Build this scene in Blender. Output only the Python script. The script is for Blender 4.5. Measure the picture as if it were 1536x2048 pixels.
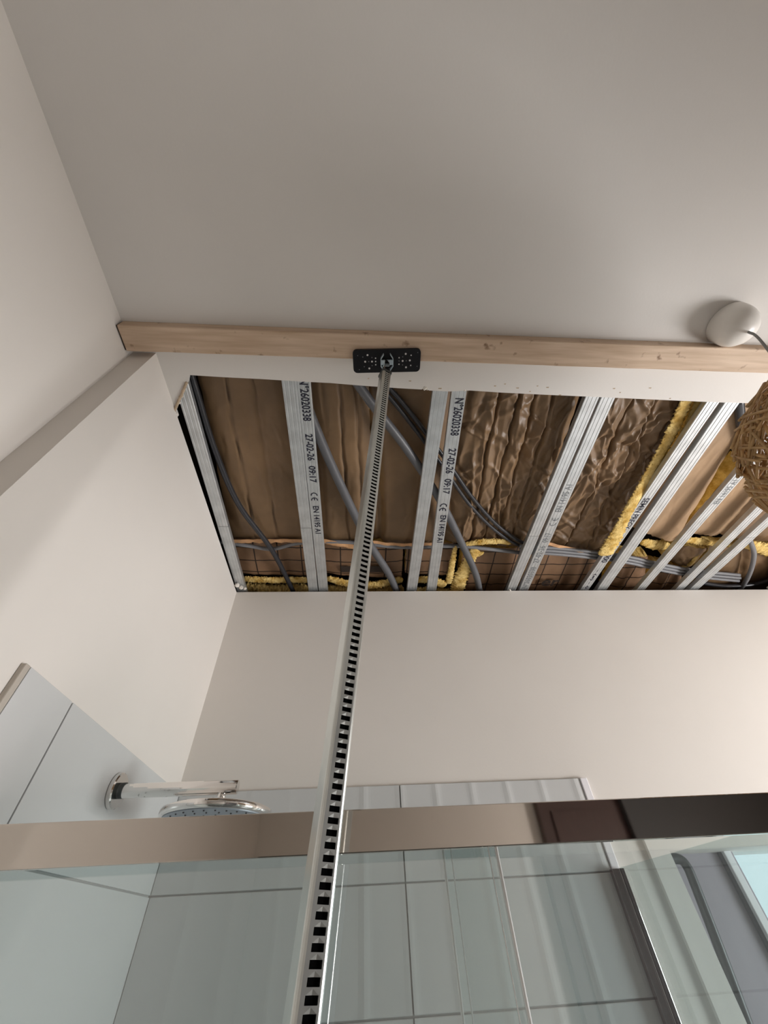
import bpy, bmesh, math, random
from mathutils import Vector, Matrix, noise

for o in list(bpy.data.objects):
    bpy.data.objects.remove(o, do_unlink=True)
SC = bpy.context.scene
COL = SC.collection
random.seed(7)

# ---------------------------------------------------------------- camera
CZ = 1.60                      # camera height above the floor; coordinates below are relative to the camera
F = 772.75
CAM_R = Vector((0.9978, -0.050502, -0.042948))
CAM_D = Vector((0.008839, 0.743392, -0.668798))
CAM_F = Vector((0.065703, 0.666947, 0.742203))
cd = bpy.data.cameras.new('camera')
cam = bpy.data.objects.new('camera', cd)
COL.objects.link(cam)
SC.camera = cam
cd.sensor_fit = 'HORIZONTAL'
cd.sensor_width = 36.0
cd.lens = 36.0 * F / 1536.0
cd.clip_start = 0.01
m3 = Matrix((CAM_R, -CAM_D, -CAM_F)).transposed()
cam.matrix_world = Matrix.Translation((0, 0, CZ)) @ m3.to_4x4()

# ---------------------------------------------------------------- world, lights, exposure
W = bpy.data.worlds.new('daylight')
SC.world = W
W.use_nodes = True
bg = W.node_tree.nodes['Background']
bg.inputs[0].default_value = (0.88, 0.92, 0.935, 1)
bg.inputs[1].default_value = 2.1

def area(name, loc, rot, sx, sy, power, col):
    l = bpy.data.lights.new(name, 'AREA')
    l.shape = 'RECTANGLE'
    l.size = sx
    l.size_y = sy
    l.energy = power
    l.color = col
    o = bpy.data.objects.new(name, l)
    o.location = loc
    o.rotation_euler = rot
    COL.objects.link(o)
    return o
# daylight entering at the window in the right wall
area('window_daylight', (3.22, 0.40, CZ - 0.45), (0, math.radians(90), 0), 1.02, 0.9, 86, (1.0, 0.985, 0.985))

SC.view_settings.view_transform = 'Standard'
SC.view_settings.look = 'None'
SC.view_settings.exposure = 0.0
SC.view_settings.gamma = 1.0
SC.view_settings.use_curve_mapping = False

# ---------------------------------------------------------------- measuring helpers
H = 1.12                       # ceiling height above the camera
def ray(px, py):
    a, b = (px - 768) / F, (py - 1024) / F
    return CAM_R * a + CAM_D * b + CAM_F
def at(px, py, z):
    d = ray(px, py)
    return d * (z / d.z)
def aty(px, py, y):
    d = ray(px, py)
    return d * (y / d.y)
def pxm(p):                    # metres per pixel at point p
    return p.dot(CAM_F) / F

# ---------------------------------------------------------------- materials
def mat(name, col, rough=0.6, metal=0.0, var=0.0, scale=8.0, bump=0.0, bscale=60.0, spec=0.5, stretch=(1, 1, 1), var2=None):
    m = bpy.data.materials.new(name)
    m.use_nodes = True
    n, l = m.node_tree.nodes, m.node_tree.links
    b = n['Principled BSDF']
    b.inputs['Base Color'].default_value = (*col, 1)
    b.inputs['Roughness'].default_value = rough
    b.inputs['Metallic'].default_value = metal
    b.inputs['Specular IOR Level'].default_value = spec
    if var or bump:
        tc = n.new('ShaderNodeTexCoord')
        mp = n.new('ShaderNodeMapping')
        mp.inputs['Scale'].default_value = stretch
        l.new(tc.outputs['Object'], mp.inputs[0])
    if var:
        t = n.new('ShaderNodeTexNoise')
        t.inputs['Scale'].default_value = scale
        t.inputs['Detail'].default_value = 5
        l.new(mp.outputs[0], t.inputs['Vector'])
        r = n.new('ShaderNodeValToRGB')
        r.color_ramp.elements[0].position = 0.3
        r.color_ramp.elements[1].position = 0.7
        c0 = [max(0, c * (1 - var)) for c in col]
        c1 = [min(1, c * (1 + var)) for c in col] if var2 is None else var2
        r.color_ramp.elements[0].color = (*c0, 1)
        r.color_ramp.elements[1].color = (*c1, 1)
        l.new(t.outputs['Fac'], r.inputs[0])
        l.new(r.outputs[0], b.inputs['Base Color'])
    if bump:
        t2 = n.new('ShaderNodeTexNoise')
        t2.inputs['Scale'].default_value = bscale
        t2.inputs['Detail'].default_value = 4
        l.new(mp.outputs[0], t2.inputs['Vector'])
        bp = n.new('ShaderNodeBump')
        bp.inputs['Strength'].default_value = bump
        bp.inputs['Distance'].default_value = 0.004
        l.new(t2.outputs['Fac'], bp.inputs['Height'])
        l.new(bp.outputs[0], b.inputs['Normal'])
    return m

PAINT = mat('wall_paint', (0.795, 0.75, 0.70), 0.65, var=0.015, scale=3, bump=0.04, bscale=120, spec=0.25)
CEILP = mat('ceiling_paint', (0.785, 0.75, 0.71), 0.7, var=0.015, scale=2.5, bump=0.05, bscale=140, spec=0.2)
PLASTER = mat('broken_plaster', (0.82, 0.77, 0.70), 0.9, var=0.1, scale=40, bump=0.5, bscale=90)
TORN = mat('torn_paper', (0.52, 0.40, 0.28), 0.9, var=0.25, scale=60)
TILE = mat('tile_glaze', (0.62, 0.625, 0.62), 0.22, var=0.03, scale=2)
GROUT = mat('grout', (0.33, 0.33, 0.32), 0.9)
FLOORM = mat('floor_tile', (0.19, 0.185, 0.18), 0.4, var=0.1, scale=4)
KRAFT = mat('kraft_paper', (0.205, 0.124, 0.063), 0.44, var=0.22, scale=5, bump=0.22, bscale=38, spec=0.4)
KRAFTLIT = mat('kraft_paper_lit', (0.40, 0.26, 0.15), 0.55, var=0.16, scale=6, bump=0.15, bscale=40, spec=0.3)  # same kraft, lightened to paint in the light from the right
FLANGE = mat('kraft_edge', (0.60, 0.33, 0.16), 0.7, var=0.2, scale=25)
WOOL = mat('glass_wool', (0.72, 0.42, 0.085), 0.95, var=0.30, scale=30, bump=1.0, bscale=130, spec=0.05, var2=(0.95, 0.72, 0.30))
STEEL = mat('galvanised_steel', (0.62, 0.64, 0.65), 0.42, metal=0.8, var=0.10, scale=22, spec=0.5)
DSTEEL = mat('dark_steel', (0.09, 0.10, 0.10), 0.5, metal=0.6)
CHROME = mat('chrome', (0.78, 0.76, 0.74), 0.06, metal=1.0)
MIRRORBAR = mat('polished_bar', (0.58, 0.53, 0.48), 0.035, metal=1.0)
PROPM = mat('prop_steel', (0.62, 0.64, 0.62), 0.30, metal=0.9, var=0.06, scale=30)
BLACK = mat('black_plastic', (0.008, 0.008, 0.010), 0.5, spec=0.25)
SLOT = mat('slot_shade_black', (0.004, 0.004, 0.004), 1.0, spec=0.0)
INK = mat('black_ink', (0.012, 0.012, 0.03), 0.6)
FAINT = mat('faded_ink', (0.20, 0.21, 0.22), 0.6)
PRINT = mat('brown_print', (0.03, 0.018, 0.012), 0.7)
CONDUIT = mat('grey_conduit', (0.14, 0.14, 0.147), 0.42, var=0.1, scale=12)
CONDUITD = mat('dark_conduit', (0.032, 0.032, 0.037), 0.3)
CABLE = mat('grey_cable', (0.20, 0.20, 0.21), 0.45)
LAMPW = mat('white_lamp_plastic', (0.84, 0.80, 0.75), 0.35)
RATTAN = mat('rattan', (0.50, 0.31, 0.135), 0.5, var=0.25, scale=25)
CORDM = mat('grey_cord', (0.28, 0.28, 0.27), 0.7)
DARKWOOD = mat('dark_brown_wood', (0.055, 0.026, 0.022), 0.45, var=0.2, scale=12, stretch=(8, 8, 1))
CHARCOAL = mat('charcoal_panel', (0.032, 0.032, 0.034), 0.5)
DECK = mat('roof_deck', (0.07, 0.045, 0.028), 0.9, var=0.3, scale=6)
MAUVE = mat('window_frame_grey', (0.37, 0.32, 0.365), 0.5)
WHITEF = mat('white_frame', (0.92, 0.90, 0.93), 0.4)
NICKEL = mat('zinc_clip', (0.62, 0.72, 0.78), 0.4, metal=0.5)
RUBBERG = mat('nozzle_plate', (0.36, 0.40, 0.45), 0.4, metal=0.3)
DOTM = mat('pale_stud', (0.72, 0.70, 0.68), 0.5)

def wood_mat():
    m = bpy.data.materials.new('pine_batten')
    m.use_nodes = True
    n, l = m.node_tree.nodes, m.node_tree.links
    b = n['Principled BSDF']
    b.inputs['Roughness'].default_value = 0.65
    tc = n.new('ShaderNodeTexCoord')
    mp = n.new('ShaderNodeMapping')
    mp.inputs['Scale'].default_value = (1.6, 22, 22)
    l.new(tc.outputs['Object'], mp.inputs[0])
    t = n.new('ShaderNodeTexNoise')
    t.inputs['Scale'].default_value = 3.0
    t.inputs['Detail'].default_value = 8
    l.new(mp.outputs[0], t.inputs['Vector'])
    r = n.new('ShaderNodeValToRGB')
    r.color_ramp.elements[0].position = 0.28
    r.color_ramp.elements[0].color = (0.50, 0.345, 0.225, 1)
    r.color_ramp.elements[1].position = 0.66
    r.color_ramp.elements[1].color = (0.69, 0.525, 0.385, 1)
    l.new(t.outputs['Fac'], r.inputs[0])
    t2 = n.new('ShaderNodeTexNoise')          # knots and dirt spots
    t2.inputs['Scale'].default_value = 26
    t2.inputs['Detail'].default_value = 3
    l.new(tc.outputs['Object'], t2.inputs['Vector'])
    r2 = n.new('ShaderNodeValToRGB')
    r2.color_ramp.elements[0].position = 0.64
    r2.color_ramp.elements[0].color = (1, 1, 1, 1)
    r2.color_ramp.elements[1].position = 0.74
    r2.color_ramp.elements[1].color = (0.36, 0.27, 0.2, 1)
    l.new(t2.outputs['Fac'], r2.inputs[0])
    mx = n.new('ShaderNodeMix')
    mx.data_type = 'RGBA'
    mx.blend_type = 'MULTIPLY'
    mx.inputs[0].default_value = 1.0
    l.new(r.outputs[0], mx.inputs[6])
    l.new(r2.outputs[0], mx.inputs[7])
    l.new(mx.outputs[2], b.inputs['Base Color'])
    return m
PINE = wood_mat()

def glass_mat(name, tint, refl=0.9):
    m = bpy.data.materials.new(name)
    m.use_nodes = True
    n, l = m.node_tree.nodes, m.node_tree.links
    n.remove(n['Principled BSDF'])
    tr = n.new('ShaderNodeBsdfTransparent')
    tr.inputs[0].default_value = (*tint, 1)
    gl = n.new('ShaderNodeBsdfGlossy')
    gl.inputs['Roughness'].default_value = 0.01
    gl.inputs['Color'].default_value = (refl, refl, refl, 1)
    fr = n.new('ShaderNodeFresnel')
    fr.inputs[0].default_value = 2.7      # both faces of the pane together
    mx = n.new('ShaderNodeMixShader')
    geo = n.new('ShaderNodeNewGeometry')      # a thin pane: only the outward faces reflect
    inv = n.new('ShaderNodeMath')
    inv.operation = 'SUBTRACT'
    inv.inputs[0].default_value = 1.0
    l.new(geo.outputs['Backfacing'], inv.inputs[1])
    mu = n.new('ShaderNodeMath')
    mu.operation = 'MULTIPLY'
    l.new(fr.outputs[0], mu.inputs[0])
    l.new(inv.outputs[0], mu.inputs[1])
    l.new(mu.outputs[0], mx.inputs[0])
    l.new(tr.outputs[0], mx.inputs[1])
    l.new(gl.outputs[0], mx.inputs[2])
    l.new(mx.outputs[0], n['Material Output'].inputs[0])
    return m
GLASS = glass_mat('green_glass', (0.885, 0.93, 0.93))
WGLASS = glass_mat('window_glass', (0.93, 0.97, 0.98))
WHITESEAL = mat('white_seal', (0.95, 0.97, 0.97), 0.15, metal=0.1)

def printed_kraft():
    # brown paper carrying a printed grid of thin dark lines
    m = mat('kraft_base', (0.235, 0.135, 0.075), 0.5, var=0.2, scale=6, bump=0.2, bscale=38, spec=0.35)
    m.name = 'kraft_printed'
    n, l = m.node_tree.nodes, m.node_tree.links
    b = n['Principled BSDF']
    src = b.inputs['Base Color'].links[0].from_socket
    tc = n.new('ShaderNodeTexCoord')
    br = n.new('ShaderNodeTexBrick')
    br.offset = 0.0
    br.inputs['Scale'].default_value = 1.0
    br.inputs['Brick Width'].default_value = 0.105
    br.inputs['Row Height'].default_value = 0.072
    br.inputs['Mortar Size'].default_value = 0.0028
    br.inputs['Mortar Smooth'].default_value = 0.0
    l.new(tc.outputs['Object'], br.inputs['Vector'])
    mx = n.new('ShaderNodeMix')
    mx.data_type = 'RGBA'
    mx.inputs[7].default_value = (0.02, 0.011, 0.007, 1)
    l.new(br.outputs['Fac'], mx.inputs[0])
    l.new(src, mx.inputs[6])
    l.new(mx.outputs[2], b.inputs['Base Color'])
    return m
KRAFTP = printed_kraft()

# ---------------------------------------------------------------- object helpers
def thing(name, loc, label, cat, group=None):
    o = bpy.data.objects.new(name, None)
    o.empty_display_size = 0.05
    o.location = (loc[0], loc[1], loc[2] + CZ)
    COL.objects.link(o)
    o['label'] = label
    o['category'] = cat
    if group:
        o['group'] = group
    return o
def worldloc(o):
    v = Vector((0, 0, 0))
    while o:
        v += o.location
        o = o.parent
    return v
def obj(name, data, m, parent=None, smooth=False, origin=None, label=None, bevel=0.0):
    """data: bmesh or (verts, faces) in camera-relative metres."""
    me = bpy.data.meshes.new(name)
    if isinstance(data, tuple):
        bm = bmesh.new()
        vs = [bm.verts.new(v) for v in data[0]]
        for f in data[1]:
            try:
                bm.faces.new([vs[i] for i in f])
            except ValueError:
                pass
    else:
        bm = data
    if bevel:
        bmesh.ops.bevel(bm, geom=list(bm.edges), offset=bevel, segments=2, profile=0.5, affect='EDGES')
    bmesh.ops.recalc_face_normals(bm, faces=bm.faces)
    base = worldloc(parent) if parent else None
    if base is None:
        if origin is None:
            mn = [min(v.co[i] for v in bm.verts) for i in range(3)]
            mxx = [max(v.co[i] for v in bm.verts) for i in range(3)]
            origin = ((mn[0] + mxx[0]) / 2, (mn[1] + mxx[1]) / 2, mn[2])
        base = Vector((origin[0], origin[1], origin[2] + CZ))
    off = Vector((0, 0, CZ)) - base
    for v in bm.verts:
        v.co += off
    if smooth:
        for f in bm.faces:
            f.smooth = True
    bm.to_mesh(me)
    bm.free()
    o = bpy.data.objects.new(name, me)
    COL.objects.link(o)
    if parent:
        o.parent = parent
    else:
        o.location = base
    if m:
        me.materials.append(m)
    if label:
        o['label'] = label
    return o
def tag(o, label, cat, group=None):
    o['label'] = label
    o['category'] = cat
    if group:
        o['group'] = group
    return o
def struct(o):
    o['kind'] = 'structure'
    return o
def box(x0, x1, y0, y1, z0, z1, bm=None):
    if bm is None:
        bm = bmesh.new()
    v = [bm.verts.new((x, y, z)) for z in (z0, z1) for y in (y0, y1) for x in (x0, x1)]
    for f in ((0, 1, 3, 2), (4, 6, 7, 5), (0, 4, 5, 1), (2, 3, 7, 6), (0, 2, 6, 4), (1, 5, 7, 3)):
        bm.faces.new([v[i] for i in f])
    return bm
def obox(c, ux, uy, uz, bm=None):
    """oriented box: centre, half vectors"""
    if bm is None:
        bm = bmesh.new()
    v = [bm.verts.new(c + ux * a + uy * b + uz * d) for d in (-1, 1) for b in (-1, 1) for a in (-1, 1)]
    for f in ((0, 1, 3, 2), (4, 6, 7, 5), (0, 4, 5, 1), (2, 3, 7, 6), (0, 2, 6, 4), (1, 5, 7, 3)):
        bm.faces.new([v[i] for i in f])
    return bm
def frames(pts):
    n = len(pts)
    ts = [(pts[min(i + 1, n - 1)] - pts[max(i - 1, 0)]).normalized() for i in range(n)]
    up = Vector((0, 0, 1)) if abs(ts[0].z) < 0.9 else Vector((1, 0, 0))
    a = ts[0].cross(up).normalized()
    out = []
    for t in ts:
        a = (a - t * a.dot(t)).normalized()
        out.append((a, t.cross(a).normalized()))
    return out
def tube(pts, r, seg=10, bm=None, caps=True):
    """r: float or function(i, k) -> radius"""
    if bm is None:
        bm = bmesh.new()
    fr = frames(pts)
    rings = []
    for i, p in enumerate(pts):
        a, b = fr[i]
        ring = []
        for k in range(seg):
            th = 2 * math.pi * k / seg
            rr = r(i, k) if callable(r) else r
            ring.append(bm.verts.new(p + a * (math.cos(th) * rr) + b * (math.sin(th) * rr)))
        rings.append(ring)
    for i in range(len(rings) - 1):
        for k in range(seg):
            bm.faces.new((rings[i][k], rings[i][(k + 1) % seg], rings[i + 1][(k + 1) % seg], rings[i + 1][k]))
    if caps:
        bm.faces.new(rings[0][::-1])
        bm.faces.new(rings[-1])
    return bm
def spline(pts, n):
    """Catmull-Rom through pts, n samples per span"""
    P = [pts[0] * 2 - pts[1]] + list(pts) + [pts[-1] * 2 - pts[-2]]
    out = []
    for i in range(1, len(P) - 2):
        p0, p1, p2, p3 = P[i - 1:i + 3]
        for j in range(n):
            t = j / n
            out.append(0.5 * ((2 * p1) + (p2 - p0) * t + (2 * p0 - 5 * p1 + 4 * p2 - p3) * t * t + (3 * p1 - p0 - 3 * p2 + p3) * t ** 3))
    out.append(pts[-1].copy())
    return out
def even(pts, step):
    out = [pts[0]]
    acc = 0.0
    for a, b in zip(pts, pts[1:]):
        L = (b - a).length
        d = step - acc
        while d < L:
            out.append(a.lerp(b, d / L))
            d += step
        acc = (acc + L) % step
    return out
def lathe(c, prof, seg=32, axis='Z', bm=None):
    """prof: [(r, h)] along axis from centre c"""
    if bm is None:
        bm = bmesh.new()
    rings = []
    for r, h in prof:
        ring = []
        for k in range(seg):
            th = 2 * math.pi * k / seg
            if axis == 'Z':
                p = (r * math.cos(th), r * math.sin(th), h)
            elif axis == 'X':
                p = (h, r * math.cos(th), r * math.sin(th))
            else:
                p = (r * math.cos(th), h, r * math.sin(th))
            ring.append(bm.verts.new(Vector(p) + Vector(c)))
        rings.append(ring)
    for i in range(len(rings) - 1):
        for k in range(seg):
            bm.faces.new((rings[i][k], rings[i][(k + 1) % seg], rings[i + 1][(k + 1) % seg], rings[i + 1][k]))
    bm.faces.new(rings[0])
    bm.faces.new(rings[-1])
    return bm
def lettering(s, o, u, v, width, height, m, parent, name='lettering', lift=0.0004):
    """flat print: text s spanning width along u from o, height along v"""
    cu = bpy.data.curves.new('t', 'FONT')
    cu.body = s
    cu.resolution_u = 3
    cu.offset = 0.022
    to = bpy.data.objects.new('t', cu)
    COL.objects.link(to)
    bpy.context.view_layer.update()
    me = bpy.data.meshes.new_from_object(to.evaluated_get(bpy.context.evaluated_depsgraph_get()))
    bpy.data.objects.remove(to)
    xs = [w.co.x for w in me.vertices]
    ys = [w.co.y for w in me.vertices]
    x0, x1, y0, y1 = min(xs), max(xs), min(ys), max(ys)
    nrm = u.cross(v).normalized()
    vs = [o + u * ((w.co.x - x0) / (x1 - x0) * width) + v * ((w.co.y - y0) / (y1 - y0) * height) + nrm * lift for w in me.vertices]
    fs = [tuple(p.vertices) for p in me.polygons]
    bpy.data.meshes.remove(me)
    return obj(name, (vs, fs), m, parent)

# ================================================================= THE SETTING
XA, XB = -0.627, -0.566        # left wall, and its thicker stretch inside the shower
YST = 0.42                     # where the thicker stretch begins
YB = 1.518                     # back wall
XR = 3.10
YR = -1.90
FZ = -CZ
TOP = 1.50
PB = 0.013                     # plasterboard

# ceiling with the opening cut out of it
edge_near = [at(px, py, H) for px, py in ((378, 750), (440, 754), (520, 758), (600, 763), (660, 766), (720, 771), (790, 776), (843, 779), (850, 776), (858, 781),
                                          (900, 783), (940, 781), (1000, 785), (1080, 789), (1170, 793), (1260, 797), (1350, 801), (1440, 805), (1480, 806))]
edge_near += [Vector((1.30, 0.515, H)), Vector((1.6, 0.516, H)), Vector((2.1, 0.518, H))]
left_jag = [at(px, py, H) for px, py in ((352, 834), (351, 822), (355, 812), (360, 800), (366, 788), (371, 776), (376, 764))]
def slab(bm, poly, z0, z1):
    a = [bm.verts.new((p.x, p.y, z0)) for p in poly]
    b = [bm.verts.new((p.x, p.y, z1)) for p in poly]
    bm.faces.new(a)
    bm.faces.new(b[::-1])
    n = len(a)
    for i in range(n):
        bm.faces.new((a[i], a[(i + 1) % n], b[(i + 1) % n], b[i]))
    return bm
V = Vector
cb = bmesh.new()
slab(cb, [V((XA, YR, 0)), V((XR, YR, 0)), V((XR, YST, 0)), V((XA, YST, 0))], H, H + PB)
pl = [V((XB, YST, 0))] + [V((XB, left_jag[0].y, 0))] + left_jag + edge_near + [V((2.1, YB, 0)), V((XR, YB, 0)), V((XR, YST, 0))]
slab(cb, pl, H, H + PB)
bmesh.ops.triangulate(cb, faces=[f for f in cb.faces if len(f.verts) > 4])
ceiling = struct(obj('ceiling', cb, CEILP))
# chipped rim of the opening: torn lining paper and crumbled plaster
rim = [p + V((-0.003, 0, -0.001)) for p in left_jag]
obj('torn_paper_edge', tube(spline(rim, 4), lambda i, k: 0.004 + 0.0025 * noise.noise(V((i * 0.9, k, 3))), 7), TORN, ceiling, True)
cr = bmesh.new()
for px, py, r in ((353, 828, .006), (358, 806, .005), (364, 793, .004), (850, 777, .007), (855, 779, .004), (930, 781, .004), (474, 1171, .012), (482, 1176, .01), (490, 1178, .007), (1020, 1181, .006), (830, 1184, .005)):
    c = at(px, py, H)
    s = bmesh.ops.create_icosphere(cr, subdivisions=1, radius=r)
    for v in s['verts']:
        v.co = v.co * (1 + 0.4 * noise.noise(v.co * 300 + c * 50)) + c + V((0, 0, 0.002))
obj('plaster_crumb', cr, PLASTER, ceiling)['kind'] = 'stuff'
mk = bmesh.new()               # small chips and pencil marks along the strip
for px, py in ((990, 772), (1010, 768), (1035, 776), (1075, 772), (1095, 775), (1228, 777), (1240, 785), (1300, 776), (737, 757), (820, 762), (1340, 797), (1060, 783), (1120, 790), (880, 777)):
    p = at(px, py, H)
    w = random.uniform(.002, .006)
    slab(mk, [p + V((-w, -.0012, 0)), p + V((w, -.0018, 0)), p + V((w * .8, .0016, 0)), p + V((-w, .001, 0))], H - 0.0006, H - 0.0001)
obj('chip', mk, TORN, ceiling)['kind'] = 'stuff'

wl = bmesh.new()
box(XA - 0.2, XA, YR, YST, FZ, H + PB, wl)
box(XA - 0.2, XB, YST, YB + 0.2, FZ, H, wl)
wall_left = struct(obj('wall_left', wl, PAINT))

# back wall with the window opening to the right of the shower
WX0, WX1, WZ0, WZ1 = 0.953, 1.85, -0.75, 0.146
wb = bmesh.new()
def wall_y(bm, x0, x1, y0, y1, z0, z1, hx0, hx1, hz0, hz1):
    box(x0, hx0, y0, y1, z0, z1, bm)
    box(hx1, x1, y0, y1, z0, z1, bm)
    box(hx0, hx1, y0, y1, z0, hz0, bm)
    box(hx0, hx1, y0, y1, hz1, z1, bm)
wall_y(wb, XB, XR + 0.2, YB, YB + 0.2, FZ, H, WX0, WX1, WZ0, WZ1)
wall_back = struct(obj('wall_back', wb, PAINT))
# right wall with a window
wr = bmesh.new()
RY0, RY1, RZ0, RZ1 = -0.07, 0.87, -1.00, 0.10
for a in ((YR, RY0, FZ, H + PB), (RY1, YB, FZ, H + PB), (RY0, RY1, FZ, RZ0), (RY0, RY1, RZ1, H + PB)):
    box(XR, XR + 0.2, a[0], a[1], a[2], a[3], wr)
box(2.00, 2.12, -0.55, 0.20, FZ, H + 0.001, wr)      # unseen pier, added to keep window light off the left wall and ceiling
wall_right = struct(obj('wall_right', wr, PAINT))
# rear wall
wq = bmesh.new()
box(XA - 0.2, XR + 0.2, YR - 0.2, YR, FZ, H + PB, wq)
wall_rear = struct(obj('wall_rear', wq, PAINT))
floor = struct(obj('floor', box(XA - 0.2, XR + 0.2, YR - 0.2, YB + 0.2, FZ - 0.1, FZ), FLOORM))
# the void above the ceiling: boarded roof deck and sides
vd = bmesh.new()
box(-1.2, XR + 0.2, 0.05, 2.3, TOP, TOP + 0.03, vd)
box(-1.2, XR + 0.2, 0.02, 0.05, H + PB, TOP, vd)
box(-1.2, XR + 0.2, 2.3, 2.33, H - 0.1, TOP, vd)
box(-1.23, -1.2, 0.05, 2.3, H - 0.1, TOP, vd)
box(XR + 0.2, XR + 0.23, 0.05, 2.3, H - 0.1, TOP, vd)
box(-1.2, XR + 0.2, YB + 0.2, 2.33, H - 0.13, H - 0.1, vd)
box(-1.2, XA - 0.2, 0.02, 2.3, H - 0.13, H - 0.1, vd)
struct(obj('ceiling_void', vd, DECK))

# dark door and panel on the rear wall (they show in the polished rail)
d1 = thing('door_1', (1.75, YR, FZ), 'dark brown door with charcoal panel on the rear wall', 'door')
del d1['category']
struct(d1)
obj('door_frame', box(1.22, 1.79, YR, YR + 0.07, FZ, 0.95), DARKWOOD, d1)
obj('door_leaf', box(1.30, 1.72, YR + 0.07, YR + 0.085, FZ, 0.53), DARKWOOD, d1)
obj('side_panel', box(1.79, XR, YR, YR + 0.12, FZ, 0.95), CHARCOAL, d1)

# ---------------------------------------------------------------- wall tiles
TT = 0.34                      # top of the tiling
ROW, JT = 0.2325, 0.004
rows = [(TT - (i + 1) * ROW, TT - i * ROW) for i in range(8)]
struct_g = struct(obj('trim_1', box(XB, 0.772, YB - 0.0045, YB, FZ, TT - 0.002), GROUT))
struct_g2 = struct(obj('trim_2', box(XB, XB + 0.0045, 0.668, YB - 0.0045, FZ, TT - 0.002), GROUT))
TH = 0.009
ridges = [0.143 + 0.118 * k for k in range(-6, 6)]
def wave(x):
    s = 0.0
    for i, r in enumerate(ridges):
        amp = 0.0020 if r > 0.0 else 0.0009
        s += amp * math.exp(-((x - r) / 0.012) ** 2)
    return s
def tile_back(x0, x1, z0, z1):
    n = 90
    vs, fs = [], []
    xs = [x0 + (x1 - x0) * i / n for i in range(n + 1)]
    for i, x in enumerate(xs):
        e = 0.0006 if i in (0, n) else 0.0
        y = YB - TH - wave(x) + e
        vs += [(x, YB - 0.002, z0), (x, y + 0.0012, z0), (x, y, z0 + 0.0015), (x, y, z1 - 0.0015), (x, y + 0.0012, z1), (x, YB - 0.002, z1)]
    for i in range(n):
        a, b = i * 6, i * 6 + 6
        for k in range(5):
            fs.append((a + k, b + k, b + k + 1, a + k + 1))
    fs.append(tuple(range(6)))
    fs.append(tuple(range(n * 6, n * 6 + 6)))
    return vs, fs
for r, (z0, z1) in enumerate(rows):
    for x0, x1 in ((XB + TH + 0.002, 0.142 - JT / 2), (0.142 + JT / 2, 0.752)):
        if r == 0 or True:
            obj('tile', tile_back(x0, x1, z0 + JT / 2, z1 - (JT / 2 if r else 0)), TILE, struct_g)
for r, (z0, z1) in enumerate(rows):
    for y0, y1 in ((0.670, 0.816 - JT / 2), (0.816 + JT / 2, YB - 0.0045)):
        obj('tile', box(XB + 0.002, XB + TH, y0, y1, z0 + JT / 2, z1 - (JT / 2 if r else 0)), TILE, struct_g2, bevel=0.0008)
struct(obj('trim_3', box(0.754, 0.778, YB - TH - 0.004, YB, FZ, TT), WHITEF, bevel=0.002))
struct(obj('trim_4', box(XB, XB + TH + 0.001, 0.655, 0.668, FZ, TT), mat('shaded_beige_trim', (.50, .45, .39), .5), bevel=0.002))  # edge trim, its beige darkened to hold the thin shadow there

# ---------------------------------------------------------------- window in the back wall
w1 = thing('window_1', ((WX0 + WX1) / 2, YB + 0.08, WZ0), 'white framed window with pale blue panes beyond the shower screen', 'window')
del w1['category']
struct(w1)
tr = bmesh.new()
box(0.888, WX0, YB - 0.012, YB, WZ0 - 0.06, 0.215, tr)
box(WX0, WX1 + 0.06, YB - 0.012, YB, WZ1, 0.215, tr)
box(WX1, WX1 + 0.06, YB - 0.012, YB, WZ0 - 0.06, WZ1, tr)
obj('window_trim', tr, PAINT, w1)
YW = YB + 0.09
obj('frame_panel', box(WX0 - 0.05, 1.172, YW, YW + 0.03, WZ0, WZ1 + 0.04), MAUVE, w1)
obj('mullion', box(1.183, 1.207, YW - 0.02, YW + 0.03, WZ0, WZ1 + 0.04), WHITEF, w1, bevel=0.002)
obj('sash', box(1.207, 1.226, YW, YW + 0.03, WZ0, WZ1 + 0.04), MAUVE, w1)
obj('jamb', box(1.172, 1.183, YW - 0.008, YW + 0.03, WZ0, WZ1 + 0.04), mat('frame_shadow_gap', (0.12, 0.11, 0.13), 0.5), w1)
obj('pane', box(1.226, WX1, YW + 0.012, YW + 0.018, WZ0, WZ1 + 0.04), WGLASS, w1)
obj('head', box(WX0 - 0.05, WX1 + 0.05, YW, YW + 0.04, WZ1 + 0.04, WZ1 + 0.06), MAUVE, w1)
yt = YB + 0.06
t0 = [aty(1330, 1719, yt), aty(1346, 1717, yt), aty(1362, 1720, yt), aty(1375, 1735, yt), aty(1388, 1765, yt), aty(1440, 1900, yt), aty(1495, 2048, yt)]
t0.append(t0[-1] + (t0[-1] - t0[-2]) * 1.2)
obj('seal_tube', tube(spline(t0, 8), 0.0135, 12), mat('black_rubber', (0.018, 0.018, 0.022), 0.42), w1, True, label='black rubber tube with a rounded upper bend')
# window in the right wall (light source of the room)
b = bmesh.new()
for a in ((XR + .14, XR + .18, RY0, RY0 + .04, RZ0, RZ1), (XR + .14, XR + .18, RY1 - .04, RY1, RZ0, RZ1), (XR + .14, XR + .18, RY0, RY1, RZ0, RZ0 + .04), (XR + .14, XR + .18, RY0, RY1, RZ1 - .04, RZ1)):
    box(*a, bm=b)
o = struct(obj('window_2', b, WHITEF))
o['label'] = 'white framed window in the wall beside the lamp'

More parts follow.
